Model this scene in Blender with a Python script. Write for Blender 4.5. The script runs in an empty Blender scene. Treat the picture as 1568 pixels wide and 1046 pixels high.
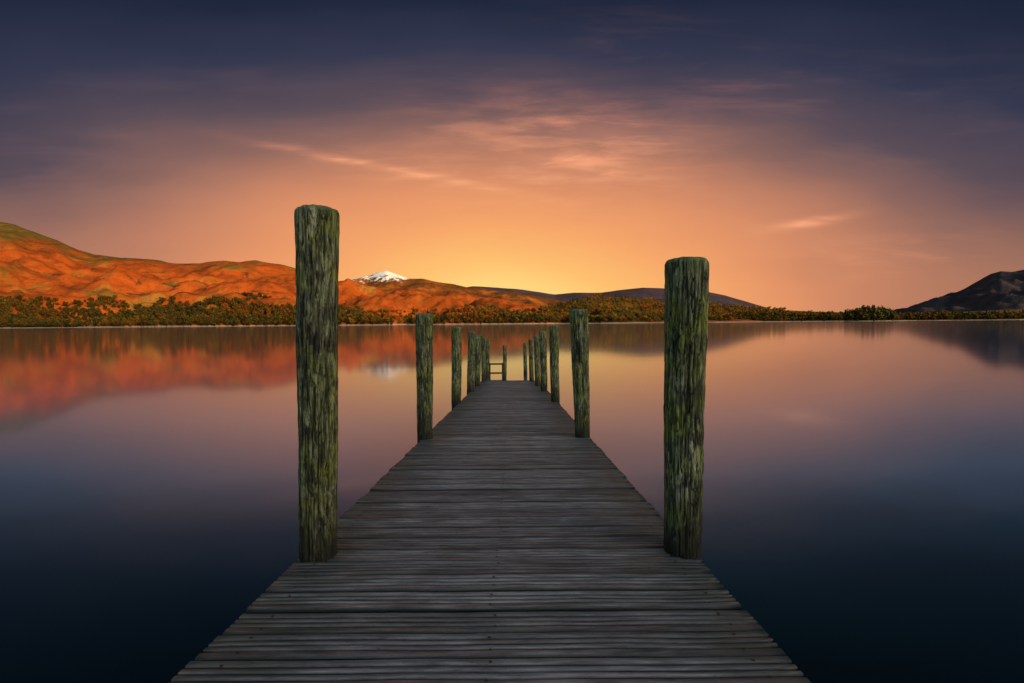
import bpy, math, random
import numpy as np
from mathutils import Vector, noise, Matrix
random.seed(7); rng=np.random.default_rng(7)
scene=bpy.context.scene
scene.view_settings.view_transform='Standard'
scene.view_settings.look='None'
scene.view_settings.exposure=0
CAMZ=1.65
# ------------------------------------------------------------------ helpers
def s2l(c):
    return tuple(((v/255)/12.92 if v/255<=0.04045 else (((v/255)+0.055)/1.055)**2.4) for v in c)+(1,)
def link(o):
    scene.collection.objects.link(o); return o
class NT:
    def __init__(s,nt): s.nt=nt; s.n=nt.nodes; s.l=nt.links
    def new(s,t,**k):
        n=s.n.new(t)
        for a,b in k.items(): setattr(n,a,b)
        return n
    def put(s,sock,v):
        if isinstance(v,bpy.types.NodeSocket): s.l.new(v,sock)
        else: sock.default_value=v
    def m(s,op,a,b=None,c=None,clamp=False):
        n=s.new('ShaderNodeMath',operation=op); n.use_clamp=clamp
        s.put(n.inputs[0],a)
        if b is not None: s.put(n.inputs[1],b)
        if c is not None: s.put(n.inputs[2],c)
        return n.outputs[0]
    def mix(s,f,a,b,mode='MIX'):
        n=s.new('ShaderNodeMix',data_type='RGBA',blend_type=mode)
        s.put(n.inputs[0],f); s.put(n.inputs[6],a); s.put(n.inputs[7],b)
        return n.outputs[2]
    def ramp(s,f,stops,interp='LINEAR'):
        n=s.new('ShaderNodeValToRGB'); cr=n.color_ramp; cr.interpolation=interp
        while len(cr.elements)<len(stops): cr.elements.new(0.5)
        for e,(p,c) in zip(cr.elements,stops):
            e.position=p; e.color=c if len(c)==4 else tuple(c)+(1,)
        s.put(n.inputs[0],f); return n.outputs[0]
    def noise(s,vec,scale,detail=4,rough=.55,dist=0):
        n=s.new('ShaderNodeTexNoise'); n.inputs['Scale'].default_value=scale
        n.inputs['Detail'].default_value=detail; n.inputs['Roughness'].default_value=rough
        n.inputs['Distortion'].default_value=dist
        s.put(n.inputs['Vector'],vec); return n.outputs['Fac']
    def mapping(s,vec,scale=(1,1,1),rot=(0,0,0),loc=(0,0,0)):
        n=s.new('ShaderNodeMapping'); n.inputs['Scale'].default_value=scale
        n.inputs['Rotation'].default_value=rot; n.inputs['Location'].default_value=loc
        s.put(n.inputs['Vector'],vec); return n.outputs[0]
    def comb(s,x,y,z):
        n=s.new('ShaderNodeCombineXYZ'); s.put(n.inputs[0],x); s.put(n.inputs[1],y); s.put(n.inputs[2],z); return n.outputs[0]
    def smooth(s,v,a,b,lo=0.,hi=1.):
        n=s.new('ShaderNodeMapRange',interpolation_type='SMOOTHSTEP')
        s.put(n.inputs['Value'],v); n.inputs['From Min'].default_value=a; n.inputs['From Max'].default_value=b
        n.inputs['To Min'].default_value=lo; n.inputs['To Max'].default_value=hi
        return n.outputs[0]
def mat(name):
    m=bpy.data.materials.new(name); m.use_nodes=True
    t=NT(m.node_tree); b=t.n['Principled BSDF']; return m,t,b
def g(v): return (v,v,v,1)
def mesh_np(name,verts,faces,material=None,smooth=False,cols=None,colname='tone'):
    me=bpy.data.meshes.new(name)
    verts=np.asarray(verts,dtype=np.float32); faces=np.asarray(faces,dtype=np.int32)
    nf,k=faces.shape
    me.vertices.add(len(verts)); me.vertices.foreach_set('co',verts.ravel())
    me.loops.add(nf*k); me.loops.foreach_set('vertex_index',faces.ravel())
    me.polygons.add(nf); me.polygons.foreach_set('loop_start',np.arange(0,nf*k,k,dtype=np.int32))
    me.polygons.foreach_set('loop_total',np.full(nf,k,dtype=np.int32))
    me.update(calc_edges=True); me.validate()
    if smooth: me.polygons.foreach_set('use_smooth',np.ones(len(me.polygons),dtype=bool))
    if cols is not None:
        at=me.color_attributes.new(colname,'FLOAT_COLOR','POINT')
        c=np.ones((len(verts),4),dtype=np.float32); c[:,:3]=cols
        at.data.foreach_set('color',c.ravel())
    if material: me.materials.append(material)
    return link(bpy.data.objects.new(name,me))

# ------------------------------------------------------------------ camera
cam=bpy.data.cameras.new('camera'); co=link(bpy.data.objects.new('camera',cam))
cam.sensor_width=36; cam.lens=16; cam.clip_start=.05; cam.clip_end=40000
co.matrix_world=Matrix.Translation((0,0,CAMZ))@Matrix.Rotation(math.radians(90-2.3),4,'X')@Matrix.Rotation(math.radians(-.44),4,'Z')
scene.camera=co

# ------------------------------------------------------------------ sun
SUN_EL=math.radians(9); SUN_AZ=math.radians(48)
d=Vector((-math.sin(SUN_AZ)*math.cos(SUN_EL),math.cos(SUN_AZ)*math.cos(SUN_EL),-math.sin(SUN_EL)))
sl=bpy.data.lights.new('sun','SUN'); sl.energy=4.4; sl.angle=math.radians(.5); sl.color=(1,.62,.32)
so=link(bpy.data.objects.new('sun',sl)); so.rotation_euler=d.to_track_quat('-Z','Y').to_euler(); so.location=(300,-500,200)

# ------------------------------------------------------------------ sky
w=bpy.data.worlds.new('World'); scene.world=w; w.use_nodes=True
t=NT(w.node_tree); bg=t.n['Background']
tc=t.new('ShaderNodeTexCoord').outputs['Generated']
sp=t.new('ShaderNodeSeparateXYZ'); t.l.new(tc,sp.inputs[0]); X,Y,Z=sp.outputs
az=t.m('ARCTAN2',X,Y)
Zp=t.m('MAXIMUM',Z,0.0)
azs=t.m('MULTIPLY',t.m('ADD',az,.03),1/2.15)
dd=t.m('SQRT',t.m('ADD',t.m('MULTIPLY',azs,azs),t.m('MULTIPLY',Zp,Zp)))
Ym=t.m('MAXIMUM',Y,.03)
U=t.m('DIVIDE',X,Ym); V=t.m('DIVIDE',Zp,Ym)
front=t.smooth(Y,.1,.4)
uv=t.comb(U,V,0)
wn=t.noise(t.mapping(uv,(1.2,3.5,1),(0,0,.12)),1.6,3,.5)
dd2=t.m('ADD',dd,t.m('MULTIPLY',t.m('SUBTRACT',wn,.5),t.m('MULTIPLY',front,.07)))
base=t.ramp(dd2,[(0,s2l((255,224,140))),(.08,s2l((255,213,126))),(.13,s2l((255,193,112))),(.20,s2l((248,169,106))),
 (.27,s2l((230,150,104))),(.33,s2l((194,129,101))),(.385,s2l((142,103,95))),(.44,s2l((92,78,88))),(.50,s2l((54,57,79))),
 (.57,s2l((32,40,62))),(.68,s2l((15,23,39))),(1.0,s2l((8,13,24)))])
# warm horizon band away from the centre
hz=t.m('MULTIPLY',t.smooth(Z,.0,.22,1,0),t.smooth(dd,.18,.5,0,.7))
base=t.mix(t.m('MULTIPLY',hz,front),base,s2l((206,138,98)))
def gauss(u0,v0,ru,rv,rot=0.):
    c,s_=math.cos(rot),math.sin(rot)
    du=t.m('SUBTRACT',U,u0); dv=t.m('SUBTRACT',V,v0)
    a=t.m('ADD',t.m('MULTIPLY',du,c/ru),t.m('MULTIPLY',dv,s_/ru))
    b=t.m('ADD',t.m('MULTIPLY',du,-s_/rv),t.m('MULTIPLY',dv,c/rv))
    return t.m('EXPONENT',t.m('MULTIPLY',t.m('ADD',t.m('MULTIPLY',a,a),t.m('MULTIPLY',b,b)),-1.))
wis=t.smooth(t.noise(t.mapping(uv,(2.2,11,1),(0,0,.16)),1.8,5,.6,.4),.42,.70)
wis2=t.smooth(t.noise(t.mapping(uv,(1.1,8,1),(0,0,-.10),(3,5,0)),2.0,5,.58,.4),.45,.75)
wis3=t.smooth(t.noise(t.mapping(uv,(2.6,19,1),(0,0,.22),(1,2,0)),2.0,5,.6,.25),.42,.72)
c1=t.m('MULTIPLY',gauss(.10,.375,.26,.095,-.1),t.m('ADD',t.m('MULTIPLY',wis,.6),t.m('MULTIPLY',wis3,.5)))
c1b=t.m('MULTIPLY',gauss(.13,.345,.14,.020,-.16),t.m('ADD',.30,t.m('MULTIPLY',wis3,.6)))
c1c=t.m('MULTIPLY',gauss(.20,.41,.13,.028,-.10),t.m('ADD',.25,t.m('MULTIPLY',wis3,.7)))
c2=t.m('MULTIPLY',gauss(-.26,.336,.24,.009,-.20),t.m('ADD',.4,t.m('MULTIPLY',wis3,.8)))
c2b=t.m('MULTIPLY',gauss(-.22,.330,.22,.035,-.22),t.m('MULTIPLY',wis3,.35))
c3=t.m('MULTIPLY',gauss(.64,.212,.085,.010,.16),t.m('ADD',.5,t.m('MULTIPLY',wis3,.8)))
c3b=t.m('MULTIPLY',gauss(.80,.135,.25,.04,.1),t.m('MULTIPLY',wis2,.6))
c5=t.m('MULTIPLY',gauss(.45,.52,.28,.08,-.35),t.m('MULTIPLY',wis2,.22))
c4=t.m('MULTIPLY',wis2,t.m('MULTIPLY',t.smooth(V,.12,.3),t.smooth(V,.40,.66,.20,.0)))
cs=t.m('ADD',t.m('ADD',t.m('ADD',c1,c1b),t.m('ADD',c2,c3)),t.m('ADD',t.m('ADD',c3b,c5),t.m('ADD',c1c,c2b)))
cs=t.m('MULTIPLY',cs,t.m('MULTIPLY',front,.88),clamp=True)
ccol=t.ramp(dd,[(.1,s2l((255,212,140))),(.3,s2l((252,172,126))),(.45,s2l((210,132,112))),(.7,s2l((94,84,98)))])
col=t.mix(cs,base,ccol)
col=t.mix(t.m('MULTIPLY',c4,front),col,t.ramp(dd,[(.2,s2l((240,160,110))),(.45,s2l((130,102,108))),(.7,s2l((62,68,86)))]))
# physical sky for the half of the sky where the sun stands (behind the viewer)
ns=t.new('ShaderNodeTexSky',sky_type='NISHITA'); ns.sun_disc=False; ns.sun_elevation=SUN_EL; ns.sun_rotation=math.pi-SUN_AZ
back=t.smooth(Y,.15,-.4)
bk=t.m('MULTIPLY',back,.36)
add=t.mix(1.,t.mix(1.,ns.outputs[0],t.comb(bk,bk,t.m('MULTIPLY',bk,.9)),'MULTIPLY'),col,'ADD')
t.l.new(add,bg.inputs[0]); bg.inputs[1].default_value=1.0
try:
    w.cycles.sampling_method='MANUAL'; w.cycles.sample_map_resolution=512
except Exception: pass

# ------------------------------------------------------------------ water
m,t,b=mat('lake_water')
tcw=t.new('ShaderNodeTexCoord').outputs['Object']
sp=t.new('ShaderNodeSeparateXYZ'); t.l.new(tcw,sp.inputs[0])
# reflection falloff and vignette painted into the water colour: dark near, blue farther out
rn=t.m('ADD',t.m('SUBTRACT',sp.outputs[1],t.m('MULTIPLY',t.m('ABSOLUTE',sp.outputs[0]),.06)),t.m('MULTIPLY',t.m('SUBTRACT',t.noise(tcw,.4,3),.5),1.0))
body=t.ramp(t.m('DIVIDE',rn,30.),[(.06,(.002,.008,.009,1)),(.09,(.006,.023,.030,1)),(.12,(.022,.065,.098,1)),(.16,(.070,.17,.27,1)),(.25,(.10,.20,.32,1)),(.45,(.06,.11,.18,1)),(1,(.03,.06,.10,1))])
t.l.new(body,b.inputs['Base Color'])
b.inputs['Roughness'].default_value=.07; b.inputs['IOR'].default_value=1.46
b.inputs['Specular Tint'].default_value=(.90,.94,1,1)
wv=t.noise(t.mapping(tcw,(.25,.9,1)),.6,3,.5)
bp=t.new('ShaderNodeBump'); bp.inputs['Strength'].default_value=.04; bp.inputs['Distance'].default_value=.04
t.l.new(wv,bp.inputs['Height']); t.l.new(bp.outputs[0],b.inputs['Normal'])
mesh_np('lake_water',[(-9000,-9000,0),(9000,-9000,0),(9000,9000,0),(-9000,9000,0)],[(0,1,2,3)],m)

# ------------------------------------------------------------------ terrain
def prof(p): 
    p=np.array(p,float); return lambda a: np.interp(a,(p[:,0]-784)/697,(495-p[:,1])/697)
def fnoise(x,y,sc,oct=5,seed=0):
    return noise.fractal(Vector((x*sc+seed,y*sc-seed,seed*.37)),1.0,2.0,oct)
class Ter:
    def __init__(s,P,Ys,Yr,p,amp,seed,scale=.006): s.P=prof(P);s.Ys=Ys;s.Yr=Yr;s.p=p;s.amp=amp;s.seed=seed;s.scale=scale
    def pos(s,a,q):
        ys=s.Ys(a); y=ys+q*(s.Yr-ys); x=a*y
        H=float(s.P(a))*s.Yr
        f=max(q,0)**s.p if q<=1 else 1-(q-1)*1.6
        env=max(0,min(1,q*5))*(.15+.85*min(1,abs(1-q)*3))
        n=fnoise(x,y,s.scale,6,s.seed)
        rdg=1-abs(noise.noise(Vector((x*s.scale*1.1+3,y*s.scale*.5,s.seed))))*2
        z=H*f+env*s.amp*(n*.9+rdg*.6-.3)*min(1,H/120+.15)
        if q<.03: z=min(z,-1.2+q/.03*2.6)
        return x,y,z
    def build(s,name,a0,a1,na,nq,mt):
        V=[];nqv=[(-.01+1.5*(j/(nq-1))**1.25) for j in range(nq)]
        for j in range(nq):
            for i in range(na):
                V.append(s.pos(a0+(a1-a0)*i/(na-1),nqv[j]))
        F=[(j*na+i,j*na+i+1,(j+1)*na+i+1,(j+1)*na+i) for j in range(nq-1) for i in range(na-1)]
        return mesh_np(name,V,F,mt,True)
def shoreY(a,b0,slope,seed):
    return b0+slope*a+35*noise.noise(Vector((a*5,seed,0)))+12*noise.noise(Vector((a*25,seed,2)))
LEFT=Ter([(-500,300),(-300,320),(-120,330),(0,334),(30,338),(60,349),(95,361),(125,377),(150,386),(190,391),(230,392),(270,399),(310,399),(345,396),(372,398),(395,395),(430,401),(455,408),(490,415),(520,428),(560,436),(620,441),(680,448),(740,455),(800,464),(860,474),(930,484),(1100,494)],
  lambda a:shoreY(a,700,100,1),1500,1.25,44,1.3)
PEAK=Ter([(350,460),(480,437),(520,427),(548,425),(568,420),(582,414),(592,412),(604,415),(625,422),(655,427),(690,433),(730,440),(790,448),(840,458),(900,470),(1000,490)],
  lambda a:1500,2400,1.1,40,4.7,.005)
RIDGE=Ter([(600,455),(680,443),(725,438),(760,440),(800,443),(850,451),(880,449),(920,449),(950,445),(985,442),(1030,444),(1080,448),(1110,455),(1150,467),(1180,476),(1230,483),(1400,488)],
  lambda a:2400,3600,1.0,25,8.1,.003)
WOOD=Ter([(640,494),(740,489),(800,480),(840,470),(870,463),(900,456),(940,455),(1000,462),(1080,469),(1150,475),(1250,480),(1330,483),(1400,484),(1500,481),(1600,478),(1900,476)],
  lambda a:shoreY(a,900,260,5),1500,1.1,9,6.3,.01)
RIGHT=Ter([(1340,490),(1370,483),(1400,475),(1440,461),(1470,449),(1495,436),(1515,425),(1530,421),(1545,422),(1568,419),(1620,405),(1750,380),(2100,360)],
  lambda a:1700,2900,1.0,60,9.9,.004)

def hillmat(name,cols,snow=None,scale=1.,crag=.8,green=0.):
    m,t,b=mat(name)
    ge=t.new('ShaderNodeNewGeometry'); P=ge.outputs['Position']
    s=t.new('ShaderNodeSeparateXYZ'); t.l.new(P,s.inputs[0])
    n1=t.noise(P,.0075*scale,5,.6,.4); n2=t.noise(P,.035*scale,5,.65); n3=t.noise(t.mapping(P,(1,.35,1)),.11*scale,3,.7)
    f=t.m('ADD',t.m('MULTIPLY',n1,.72),t.m('MULTIPLY',n2,.28))
    c=t.ramp(f,cols)
    if green:
        gf=t.smooth(t.m('ADD',s.outputs[2],t.m('MULTIPLY',t.m('SUBTRACT',n1,.5),560.)),160,290,0,.9)
        c=t.mix(gf,c,t.mix(n2,(.045,.040,.008,1),(.13,.095,.016,1)))
        rn_=t.noise(t.mapping(P,(2.2,.5,.5)),.010,4,.6,.5)
        c=t.mix(t.smooth(rn_,.60,.68,0,.5),c,(.27,.20,.035,1))
    c=t.mix(t.smooth(n3,.52,.68,0,.4),c,(.045,.018,.009,1))
    cr=t.m('MULTIPLY',t.smooth(t.noise(t.mapping(P,(.6,.6,2.5)),.018*scale,5,.7,1.0),.60,.66),crag)
    c=t.mix(cr,c,(.028,.018,.014,1))
    if snow:
        z0,x0,x1=snow
        sn=t.m('MULTIPLY',t.smooth(t.m('ADD',s.outputs[2],t.m('MULTIPLY',t.m('SUBTRACT',n2,.5),230.)),z0-10,z0+14),
               t.m('MULTIPLY',t.smooth(s.outputs[0],x0,x0+60),t.smooth(s.outputs[0],x1-60,x1,1,0)))
        c=t.mix(sn,c,(.85,.82,.80,1))
    c=t.mix(t.smooth(s.outputs[2],1.1,2.3,1,0),c,(.36,.31,.25,1))
    t.l.new(c,b.inputs['Base Color']); b.inputs['Roughness'].default_value=.95; b.inputs['Specular IOR Level'].default_value=.1
    bp=t.new('ShaderNodeBump'); bp.inputs['Strength'].default_value=.7; bp.inputs['Distance'].default_value=5
    t.l.new(n2,bp.inputs['Height']); t.l.new(bp.outputs[0],b.inputs['Normal'])
    return m
rust=[(.30,(.06,.045,.010)),(.40,(.19,.042,.006)),(.48,(.32,.062,.007)),(.57,(.36,.080,.010)),(.65,(.14,.09,.012)),(.74,(.32,.17,.024))]
LEFT.build('fell_hillside',-1.7,.55,700,200,hillmat('bracken_fell',rust,green=1.))
PEAK.build('snowy_peak',-.75,.4,400,120,hillmat('peak_moor',[(.3,(.05,.028,.010)),(.48,(.14,.045,.008)),(.6,(.34,.10,.012)),(.75,(.10,.05,.015))],snow=(230,-900,-500)))
RIDGE.build('distant_ridge',-.35,.8,300,70,hillmat('hazed_moor',[(.3,(.035,.026,.042)),(.6,(.070,.050,.066)),(.8,(.045,.036,.055))]))  # distance haze and shade put into the base colour as a dark bluish tint
WOOD.build('wooded_shore_hill',-.3,1.9,500,110,hillmat('wooded_ground',[(.3,(.05,.04,.01)),(.5,(.16,.075,.01)),(.7,(.08,.06,.012))]))
RIGHT.build('mountain',.7,2.0,300,110,hillmat('dark_mountain',[(.3,(.018,.017,.024)),(.5,(.034,.028,.034)),(.7,(.05,.038,.036))]))

# hillside behind the viewer (the near shore that keeps the jetty in shade)
V=[];na=110;nb=40
for j in range(nb):
    for i in range(na):
        x=-1100+2900*i/(na-1); q=j/(nb-1); y=-6-480*q
        z=-1+2.2*min(1,q*30)+145*(q**1.1 if q<.65 else .65**1.1-(q-.65)*.25)+14*q*fnoise(x,y,.012,5,2)
        V.append((x,y,z))
F=[(j*na+i,j*na+i+1,(j+1)*na+i+1,(j+1)*na+i) for j in range(nb-1) for i in range(na-1)]
mesh_np('near_shore_ground',V,F,hillmat('near_shore',[(.3,(.04,.04,.012)),(.5,(.10,.07,.02)),(.7,(.06,.06,.02))]),True)

# ------------------------------------------------------------------ distant trees
def tree_variant(kind,seed):
    r=np.random.default_rng(seed); V=[];F=[];S=[]
    for k in range(5):
        an=2*math.pi*k/5
        V.append((.02*math.cos(an),.02*math.sin(an),-.1)); S.append(.25)
    for k in range(5):
        an=2*math.pi*k/5
        V.append((.008*math.cos(an),.008*math.sin(an),.6)); S.append(.25)
    for k in range(5): F.append((k,(k+1)%5,5+(k+1)%5,5+k))
    lobes=[]
    if kind=='broad':
        for _ in range(9):
            an=r.uniform(0,6.28); rr=r.uniform(0,.26); lobes.append((rr*math.cos(an),rr*math.sin(an),r.uniform(.32,.86),r.uniform(.12,.21)))
    else:
        for q in np.linspace(.15,.95,9): lobes.append((r.normal(0,.015),r.normal(0,.015),q,.19*(1-q)+.035))
    for (x,y,z,rad) in lobes:
        for _ in range(12):
            v=r.normal(size=3); v/=np.linalg.norm(v); c=np.array((x,y,z))+v*rad*r.uniform(.6,1.05)
            a=r.normal(size=3); a/=np.linalg.norm(a); b_=np.cross(a,v+.3*r.normal(size=3)); b_/=np.linalg.norm(b_)
            sz=r.uniform(.04,.08)
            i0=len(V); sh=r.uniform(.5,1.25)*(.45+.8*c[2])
            for (p,q) in((-1,-1),(1,-.7),(.8,1),(-.9,.8)):
                V.append(tuple(c+a*p*sz+b_*q*sz)); S.append(sh)
            F.append((i0,i0+1,i0+2,i0+3))
    return np.array(V),np.array(F),np.array(S)
VAR=[tree_variant('broad',i) for i in range(6)]+[tree_variant('fir',20+i) for i in range(2)]
def forest(name,items,mt):
    VV=[];FF=[];CC=[];off=0
    for (x,y,z,h,wd,c,k) in items:
        v,f,s=VAR[k]; an=random.uniform(0,6.28); ca,sa=math.cos(an),math.sin(an)
        p=np.empty_like(v); p[:,0]=(v[:,0]*ca-v[:,1]*sa)*wd*h+x; p[:,1]=(v[:,0]*sa+v[:,1]*ca)*wd*h+y; p[:,2]=v[:,2]*h+z
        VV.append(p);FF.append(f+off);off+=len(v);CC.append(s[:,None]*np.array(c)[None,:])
    return mesh_np(name,np.concatenate(VV),np.concatenate(FF),mt,False,np.concatenate(CC))
m,t,b=mat('woodland_foliage')
at=t.new('ShaderNodeAttribute',attribute_name='tone'); t.l.new(at.outputs['Color'],b.inputs['Base Color'])
b.inputs['Roughness'].default_value=.9; b.inputs['Specular IOR Level'].default_value=.1
foliage=m
PAL=[(.080,.056,.009),(.10,.062,.009),(.15,.062,.008),(.19,.064,.008),(.050,.043,.009),(.062,.050,.010),(.13,.078,.010)]
def pick(x,y,dark=1.,bias=0.):
    n=noise.noise(Vector((x*.012,y*.012,3)))+random.gauss(0,.22)+bias
    if random.random()<.08: return (.028*dark,.032*dark,.010*dark),6+random.randrange(2)
    i=4 if n<-.45 else 5 if n<-.2 else 0 if n<.05 else 1 if n<.28 else 6 if n<.42 else 2 if n<.62 else 3
    return tuple(c*dark*random.uniform(.8,1.15) for c in PAL[i]),random.randrange(6)
items=[]
def scatter(T,a0,a1,q0,q1,n,lim,h0,h1,dark=1.,bias=0.):
    c=0;tries=0
    while c<n and tries<n*6:
        tries+=1
        a=random.uniform(a0,a1); q=random.uniform(q0,q1)
        x,y,z=T.pos(a,q)
        L=lim(a)*(1+.5*noise.noise(Vector((x*.01,y*.01,7))))
        if z<.6 or z/y*697>L: continue
        col,k=pick(x,y,dark,bias); h=random.uniform(h0,h1)*(1.1 if k>5 else 1)
        items.append((x,y,z-.3,h,random.uniform(.8,1.25)*(1 if k<6 else .8),col,k)); c+=1
L1=lambda a: np.interp(a,[-1.2,-.85,-.55,-.35,0,.2],[36,38,32,22,20,14])
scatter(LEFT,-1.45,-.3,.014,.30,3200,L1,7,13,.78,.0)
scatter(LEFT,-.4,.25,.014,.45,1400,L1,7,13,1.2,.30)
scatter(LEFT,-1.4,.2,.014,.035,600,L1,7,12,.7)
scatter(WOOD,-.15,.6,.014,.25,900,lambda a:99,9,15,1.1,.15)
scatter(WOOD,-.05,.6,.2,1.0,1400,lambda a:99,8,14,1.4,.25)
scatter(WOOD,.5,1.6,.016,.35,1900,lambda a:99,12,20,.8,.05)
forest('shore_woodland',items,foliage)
items=[]
V=[];na=40;nb=10
cx,cy=(1333-784)/697*900,900
for j in range(nb):
    for i in range(na):
        an=2*math.pi*i/na; rr=j/(nb-1); k=1+.25*noise.noise(Vector((math.cos(an)*1.5,math.sin(an)*1.5,4)))
        V.append((cx+62*rr*k*math.cos(an),cy+28*rr*k*math.sin(an),3.*(1-rr**2)-.6*rr))
F=[(j*na+i,j*na+(i+1)%na,(j+1)*na+(i+1)%na,(j+1)*na+i) for j in range(nb-1) for i in range(na)]
mesh_np('islet_ground',V,F,bpy.data.materials['wooded_ground'],True)
for _ in range(190):
    an=random.uniform(0,6.28); rr=math.sqrt(random.random())*.8
    x=cx+62*rr*math.cos(an); y=cy+28*rr*math.sin(an)
    items.append((x,y,.8,random.uniform(17,30)*(1.15-rr*.5),random.uniform(.7,1.),tuple(c*random.uniform(.7,1.2) for c in (.06,.054,.012)),random.choice([0,1,2,3,4,5,6])))
forest('islet_trees',items,foliage)

# ------------------------------------------------------------------ jetty
deckz=lambda y: CAMZ-(.0617*y+.776)
jet=link(bpy.data.objects.new('wooden_jetty',None))
m,t,b=mat('weathered_decking')
P=t.new('ShaderNodeNewGeometry').outputs['Position']
at=t.new('ShaderNodeAttribute',attribute_name='tone')
sx=t.new('ShaderNodeSeparateColor'); t.l.new(at.outputs['Color'],sx.inputs[0])
off=t.comb(t.m('MULTIPLY',sx.outputs[1],40.),0.,t.m('MULTIPLY',sx.outputs[1],13.))
va=t.new('ShaderNodeVectorMath',operation='ADD'); t.l.new(P,va.inputs[0]); t.l.new(off,va.inputs[1]); Q=va.outputs[0]
g1=t.noise(t.mapping(Q,(4,45,40)),1.4,5,.7,.3); g2=t.noise(t.mapping(Q,(1.8,6,7)),2.2,5,.65); g3=t.noise(t.mapping(Q,(16,80,60)),3.,4,.7)
c=t.ramp(g1,[(.30,(.050,.048,.050)),(.45,(.15,.143,.152)),(.58,(.24,.232,.245)),(.74,(.42,.40,.41))])
c=t.mix(t.smooth(g2,.42,.68,0,.7),c,(.075,.068,.060,1))
c=t.mix(t.smooth(g3,.59,.70,0,.8),c,(.016,.015,.014,1))
tone=t.m('ADD',.45,sx.outputs[0])
c=t.mix(1.,c,t.comb(tone,tone,tone),'MULTIPLY')
sxy=t.new('ShaderNodeSeparateXYZ'); t.l.new(P,sxy.inputs[0])
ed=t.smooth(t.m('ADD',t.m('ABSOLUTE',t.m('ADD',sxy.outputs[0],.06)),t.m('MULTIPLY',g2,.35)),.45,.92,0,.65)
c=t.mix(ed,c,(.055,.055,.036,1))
c=t.mix(sx.outputs[2],c,(.004,.004,.003,1))
t.l.new(c,b.inputs['Base Color'])
t.l.new(t.ramp(g1,[(.3,g(.75)),(.7,g(.42))]),b.inputs['Roughness']); b.inputs['Specular IOR Level'].default_value=.55
bp=t.new('ShaderNodeBump'); bp.inputs['Strength'].default_value=.6; bp.inputs['Distance'].default_value=.003
t.l.new(t.m('ADD',g1,t.m('MULTIPLY',g3,.5)),bp.inputs['Height']); t.l.new(bp.outputs[0],b.inputs['Normal'])
decking=m
V=[];F=[];C=[];SV=[];SF=[]
pitch=.108; y=.15; nseg=40
while y<12.0:
    w_=pitch-random.uniform(.006,.011); bl=-.81+random.uniform(-.005,.005); br=.69+random.uniform(-.005,.005)
    dz=random.uniform(-.003,.003); tone=random.uniform(.25,.9); rid=random.random(); tilt=random.gauss(0,.018); skew=random.gauss(0,.0018)
    pr=[(0,-.028,1),(0,-.005,1.),(.003,-.001,.7),(.006,0,.1)]
    ng=4; gw=(w_-.012)/ng
    for k in range(ng):
        s0=.006+k*gw
        if k>0: pr+= [(s0-.0050,0,0),(s0-.0030,-.0045,1.),(s0+.0030,-.0045,1.),(s0+.0050,0,0)]
    pr+=[(w_-.006,0,.1),(w_-.003,-.001,.7),(w_,-.005,1.),(w_,-.028,1)]
    n=len(pr); i0=len(V)
    for i in range(nseg+1):
        u=i/nseg; x=bl+(br-bl)*u
        wz=.003*noise.noise(Vector((x*3,rid*50,0))); wy=.0020*noise.noise(Vector((x*5,rid*50,9)))
        for k,(py,pz,gd) in enumerate(pr):
            inner=4<=k<=n-5
            wear=max(.2,min(1,.9+1.2*noise.noise(Vector((x*2.6,py*30,rid*90)))))
            yy=y+py+wy+skew*x+(.0012*noise.noise(Vector((x*9,py*60,rid*70))) if inner else 0)
            V.append((x,yy,deckz(yy)+dz+wz+pz*(wear*.8+.2 if inner else 1)+tilt*(py-w_/2))); C.append((tone,rid,gd*(wear if inner else 1)))
    for i in range(nseg):
        for k in range(n):
            k2=(k+1)%n
            F.append((i0+i*n+k,i0+(i+1)*n+k,i0+(i+1)*n+k2,i0+i*n+k2))
    for e in (0,nseg):
        b0=i0+e*n
        for k in range(n//2-1):
            F.append((b0+k,b0+k+1,b0+n-2-k,b0+n-1-k))
    for xs in (-.72,-.06,.6):
        for ys in (.022,w_-.022):
            x=xs+random.uniform(-.012,.012); yy=y+ys+random.uniform(-.004,.004); zc=deckz(yy)+dz+.0015
            s0=len(SV)
            for k in range(8):
                an=k*math.pi/4; SV.append((x+.0042*math.cos(an),yy+.0042*math.sin(an),zc))
            SF+= [(s0,s0+1,s0+2,s0+3),(s0,s0+3,s0+4,s0+7),(s0+4,s0+5,s0+6,s0+7)]
    y+=pitch
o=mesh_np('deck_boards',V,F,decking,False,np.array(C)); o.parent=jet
ms,t,b=mat('rusty_screw'); b.inputs['Roughness'].default_value=.6
nn=t.noise(t.new('ShaderNodeTexCoord').outputs['Object'],200,2); t.l.new(t.ramp(nn,[(.3,(.01,.008,.008)),(.7,(.04,.025,.018))]),b.inputs['Base Color'])
o=mesh_np('screws',SV,SF,ms); o.parent=jet
def box(V,F,p0,p1,w,h):
    p0=Vector(p0);p1=Vector(p1);dv=(p1-p0).normalized()
    side=dv.cross(Vector((0,0,1)))
    if side.length<.01: side=Vector((1,0,0))
    side.normalize(); up=side.cross(dv).normalized(); i0=len(V); bv=.12*min(w,h)
    for p in (p0,p1):
        for (a,c_) in ((-w/2+bv,-h/2),(w/2-bv,-h/2),(w/2,-h/2+bv),(w/2,h/2-bv),(w/2-bv,h/2),(-w/2+bv,h/2),(-w/2,h/2-bv),(-w/2,-h/2+bv)):
            V.append(tuple(p+side*a+up*c_))
    for k in range(8): F.append((i0+k,i0+(k+1)%8,i0+8+(k+1)%8,i0+8+k))
    for b0 in (i0,i0+8): F.extend([(b0,b0+1,b0+2,b0+7),(b0+2,b0+3,b0+6,b0+7),(b0+3,b0+4,b0+5,b0+6)])
V=[];F=[]
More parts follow.
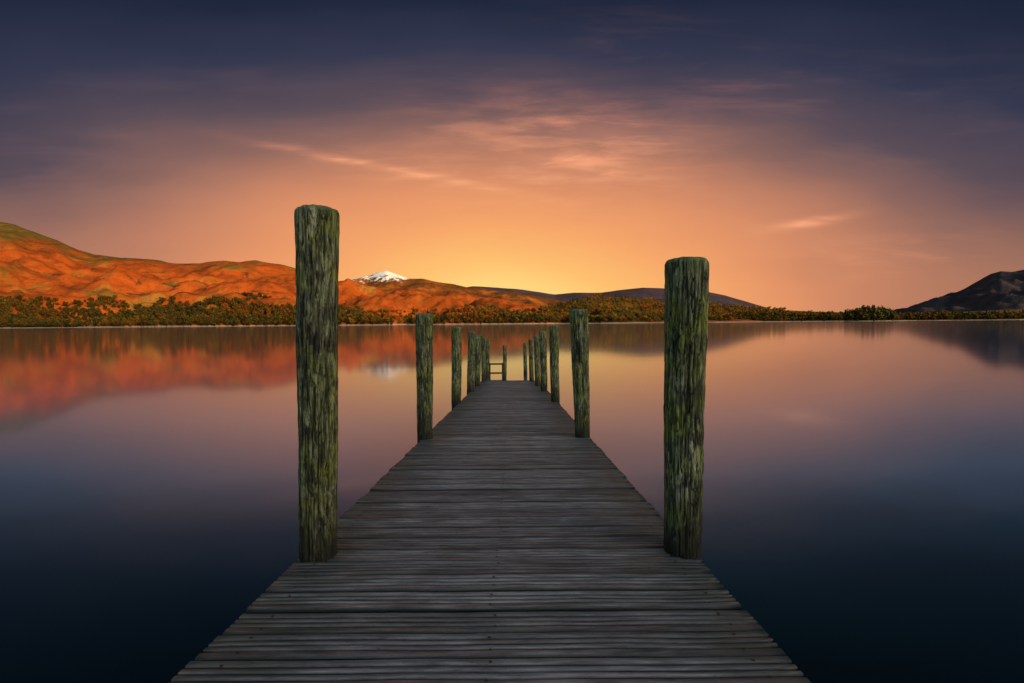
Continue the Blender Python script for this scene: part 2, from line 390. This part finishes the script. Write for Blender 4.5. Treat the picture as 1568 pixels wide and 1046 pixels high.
for xs in (-.73,-.06,.61):
    box(V,F,(xs,.1,deckz(.1)-.105),(xs,11.98,deckz(11.98)-.105),.06,.14)
for ys in (1.6,3.9,6.7,8.6,10.2,11.6):
    box(V,F,(-.80,ys,deckz(ys)-.20),(.68,ys,deckz(ys)-.20),.07,.045)

# post material
m,t,b=mat('algae_covered_wood')
tcn=t.new('ShaderNodeTexCoord').outputs['Object']
oi=t.new('ShaderNodeObjectInfo').outputs['Random']
va=t.new('ShaderNodeVectorMath',operation='ADD'); t.l.new(tcn,va.inputs[0]); t.l.new(t.comb(t.m('MULTIPLY',oi,20.),0.,t.m('MULTIPLY',oi,7.)),va.inputs[1]); Q=va.outputs[0]
at=t.new('ShaderNodeAttribute',attribute_name='tone')
sc=t.new('ShaderNodeSeparateColor'); t.l.new(at.outputs['Color'],sc.inputs[0])
f1=t.noise(t.mapping(Q,(30,30,4)),1.7,6,.75,1.0); f2=t.noise(t.mapping(Q,(1,1,.6)),9,4,.65,.6); f3=t.noise(t.mapping(Q,(1,1,.25)),80,4,.7)
c=t.ramp(f1,[(.36,(.008,.008,.005)),(.45,(.065,.065,.030)),(.54,(.21,.205,.095)),(.68,(.60,.56,.37))])
c=t.mix(t.smooth(f2,.44,.60,0,.65),c,t.mix(t.smooth(f1,.40,.56),(.035,.045,.006,1),(.32,.33,.035,1)))
c=t.mix(t.smooth(t.noise(Q,6,4,.7,.5),.52,.61,0,.85),c,t.mix(t.smooth(f1,.4,.6),(.010,.008,.005,1),(.14,.12,.07,1)))
c=t.mix(t.smooth(f3,.57,.65,0,.8),c,(.008,.007,.005,1))
c=t.mix(t.m('SUBTRACT',1.,sc.outputs[0]),c,(.004,.004,.003,1))
c=t.mix(t.m('MULTIPLY',sc.outputs[1],.6),c,(.14,.22,.11,1))
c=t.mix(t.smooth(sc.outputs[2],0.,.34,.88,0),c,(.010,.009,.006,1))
t.l.new(c,b.inputs['Base Color']); b.inputs['Roughness'].default_value=.75; b.inputs['Specular IOR Level'].default_value=.35
bp=t.new('ShaderNodeBump'); bp.inputs['Strength'].default_value=1; bp.inputs['Distance'].default_value=.008
t.l.new(t.m('ADD',f1,t.m('MULTIPLY',f3,.4)),bp.inputs['Height']); t.l.new(bp.outputs[0],b.inputs['Normal'])
postm=m
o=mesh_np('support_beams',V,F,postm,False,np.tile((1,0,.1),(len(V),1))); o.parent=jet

def post(bx,by,tx,tz,rb,rt,seed,big=False):
    bz=max(deckz(by),0) if by<12.1 else 0.
    zb=-.5; H=tz-zb; nr=144 if big else 48; nh=int(H*(170 if big else 50))
    V=[];F=[];C=[]
    def axis(z):
        u=(z-bz)/(tz-bz); return bx+(tx-bx)*u+.008*noise.noise(Vector((z*2,seed,0))), by+.006*noise.noise(Vector((z*2,seed,5)))
    zs=[(zb+(H-.022)*j/nh,1.) for j in range(nh+1)]
    for k in range(1,7):
        an=k/6*math.pi/2; zs.append((tz-.022+.022*math.sin(an),1-.24*(1-math.cos(an))))
    for rr,dz in ((.62,.003),(.45,.004),(.25,.003),(.08,.002)): zs.append((tz+dz,rr))
    for (z,k) in zs:
        ax,ay=axis(z); u=max(0,min(1.15,(z-bz)/(tz-bz))); r0=rb+(rt-rb)*u
        for i in range(nr):
            an=2*math.pi*i/nr; ca,sa=math.cos(an),math.sin(an)
            lump=.05*noise.noise(Vector((ca*1.2,sa*1.2,z*1.6+seed*3)))+.035*noise.noise(Vector((ca*3,sa*3,z*6+seed)))
            wob=.6*noise.noise(Vector((ca*3,sa*3,z*8)))
            cr=abs(noise.noise(Vector((ca*4.5+seed,sa*4.5,z*2.6+wob)))) 
            cr2=abs(noise.noise(Vector((ca*9,sa*9+seed,z*5.+wob*2))))
            ck=max(0,1-cr/.085)*(1 if noise.noise(Vector((ca*2,sa*2,z*3+seed+9)))>-.15 else .2)
            ck2=max(0,1-cr2/.11)*.75
            dent=min(1,max(ck,ck2)*1.2); side=1 if k>=.75 else .15
            rad=r0*k*(1+(lump-.12*dent+.035*noise.noise(Vector((ca*12,sa*12,z*14))))*side)
            V.append((ax+rad*ca,ay+rad*sa,z+(0 if k>.99 else .004*noise.noise(Vector((rad*ca*60,rad*sa*60,seed))))))
            topm=1 if z>tz-.012 else max(0,1-(tz-z)/.06)*.3
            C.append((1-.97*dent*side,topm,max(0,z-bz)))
    n=len(zs)
    for j in range(n-1):
        for i in range(nr): F.append((j*nr+i,j*nr+(i+1)%nr,(j+1)*nr+(i+1)%nr,(j+1)*nr+i))
    b0=(n-1)*nr
    for k in range(nr//2-1): F.append((b0+k,b0+k+1,b0+nr-2-k,b0+nr-1-k))
    return mesh_np('wooden_post',V,F,postm,True,np.array(C))
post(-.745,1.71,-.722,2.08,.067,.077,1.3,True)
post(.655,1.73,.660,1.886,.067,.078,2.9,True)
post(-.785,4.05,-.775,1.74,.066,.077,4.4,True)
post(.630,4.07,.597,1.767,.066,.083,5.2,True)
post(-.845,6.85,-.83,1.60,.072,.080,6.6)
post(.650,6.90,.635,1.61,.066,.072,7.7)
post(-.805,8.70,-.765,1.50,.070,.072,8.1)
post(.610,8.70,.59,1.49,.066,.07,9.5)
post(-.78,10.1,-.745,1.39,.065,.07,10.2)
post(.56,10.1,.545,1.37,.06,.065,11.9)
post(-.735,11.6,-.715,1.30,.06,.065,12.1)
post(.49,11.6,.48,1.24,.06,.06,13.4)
post(-.76,14.0,-.745,1.15,.06,.06,14.8)
post(.42,14.4,.41,1.03,.06,.06,15.1)
post(-.215,13.0,-.21,1.03,.055,.055,16.6)
rail=link(bpy.data.objects.new('mooring_rail',None))
def part(name,p0,p1,w,h):
    V=[];F=[];box(V,F,p0,p1,w,h); o=mesh_np(name,V,F,postm,False,np.tile((.4,0,.2),(len(V),1))); o.parent=rail
part('left_upright',(-.70,14,-.5),(-.70,14,.43),.06,.06)
part('right_upright',(-.29,14,-.5),(-.29,14,.43),.06,.06)
part('top_rail',(-.76,13.96,.40),(-.23,13.96,.40),.025,.05)
part('bottom_rail',(-.76,13.96,.12),(-.23,13.96,.12),.025,.05)
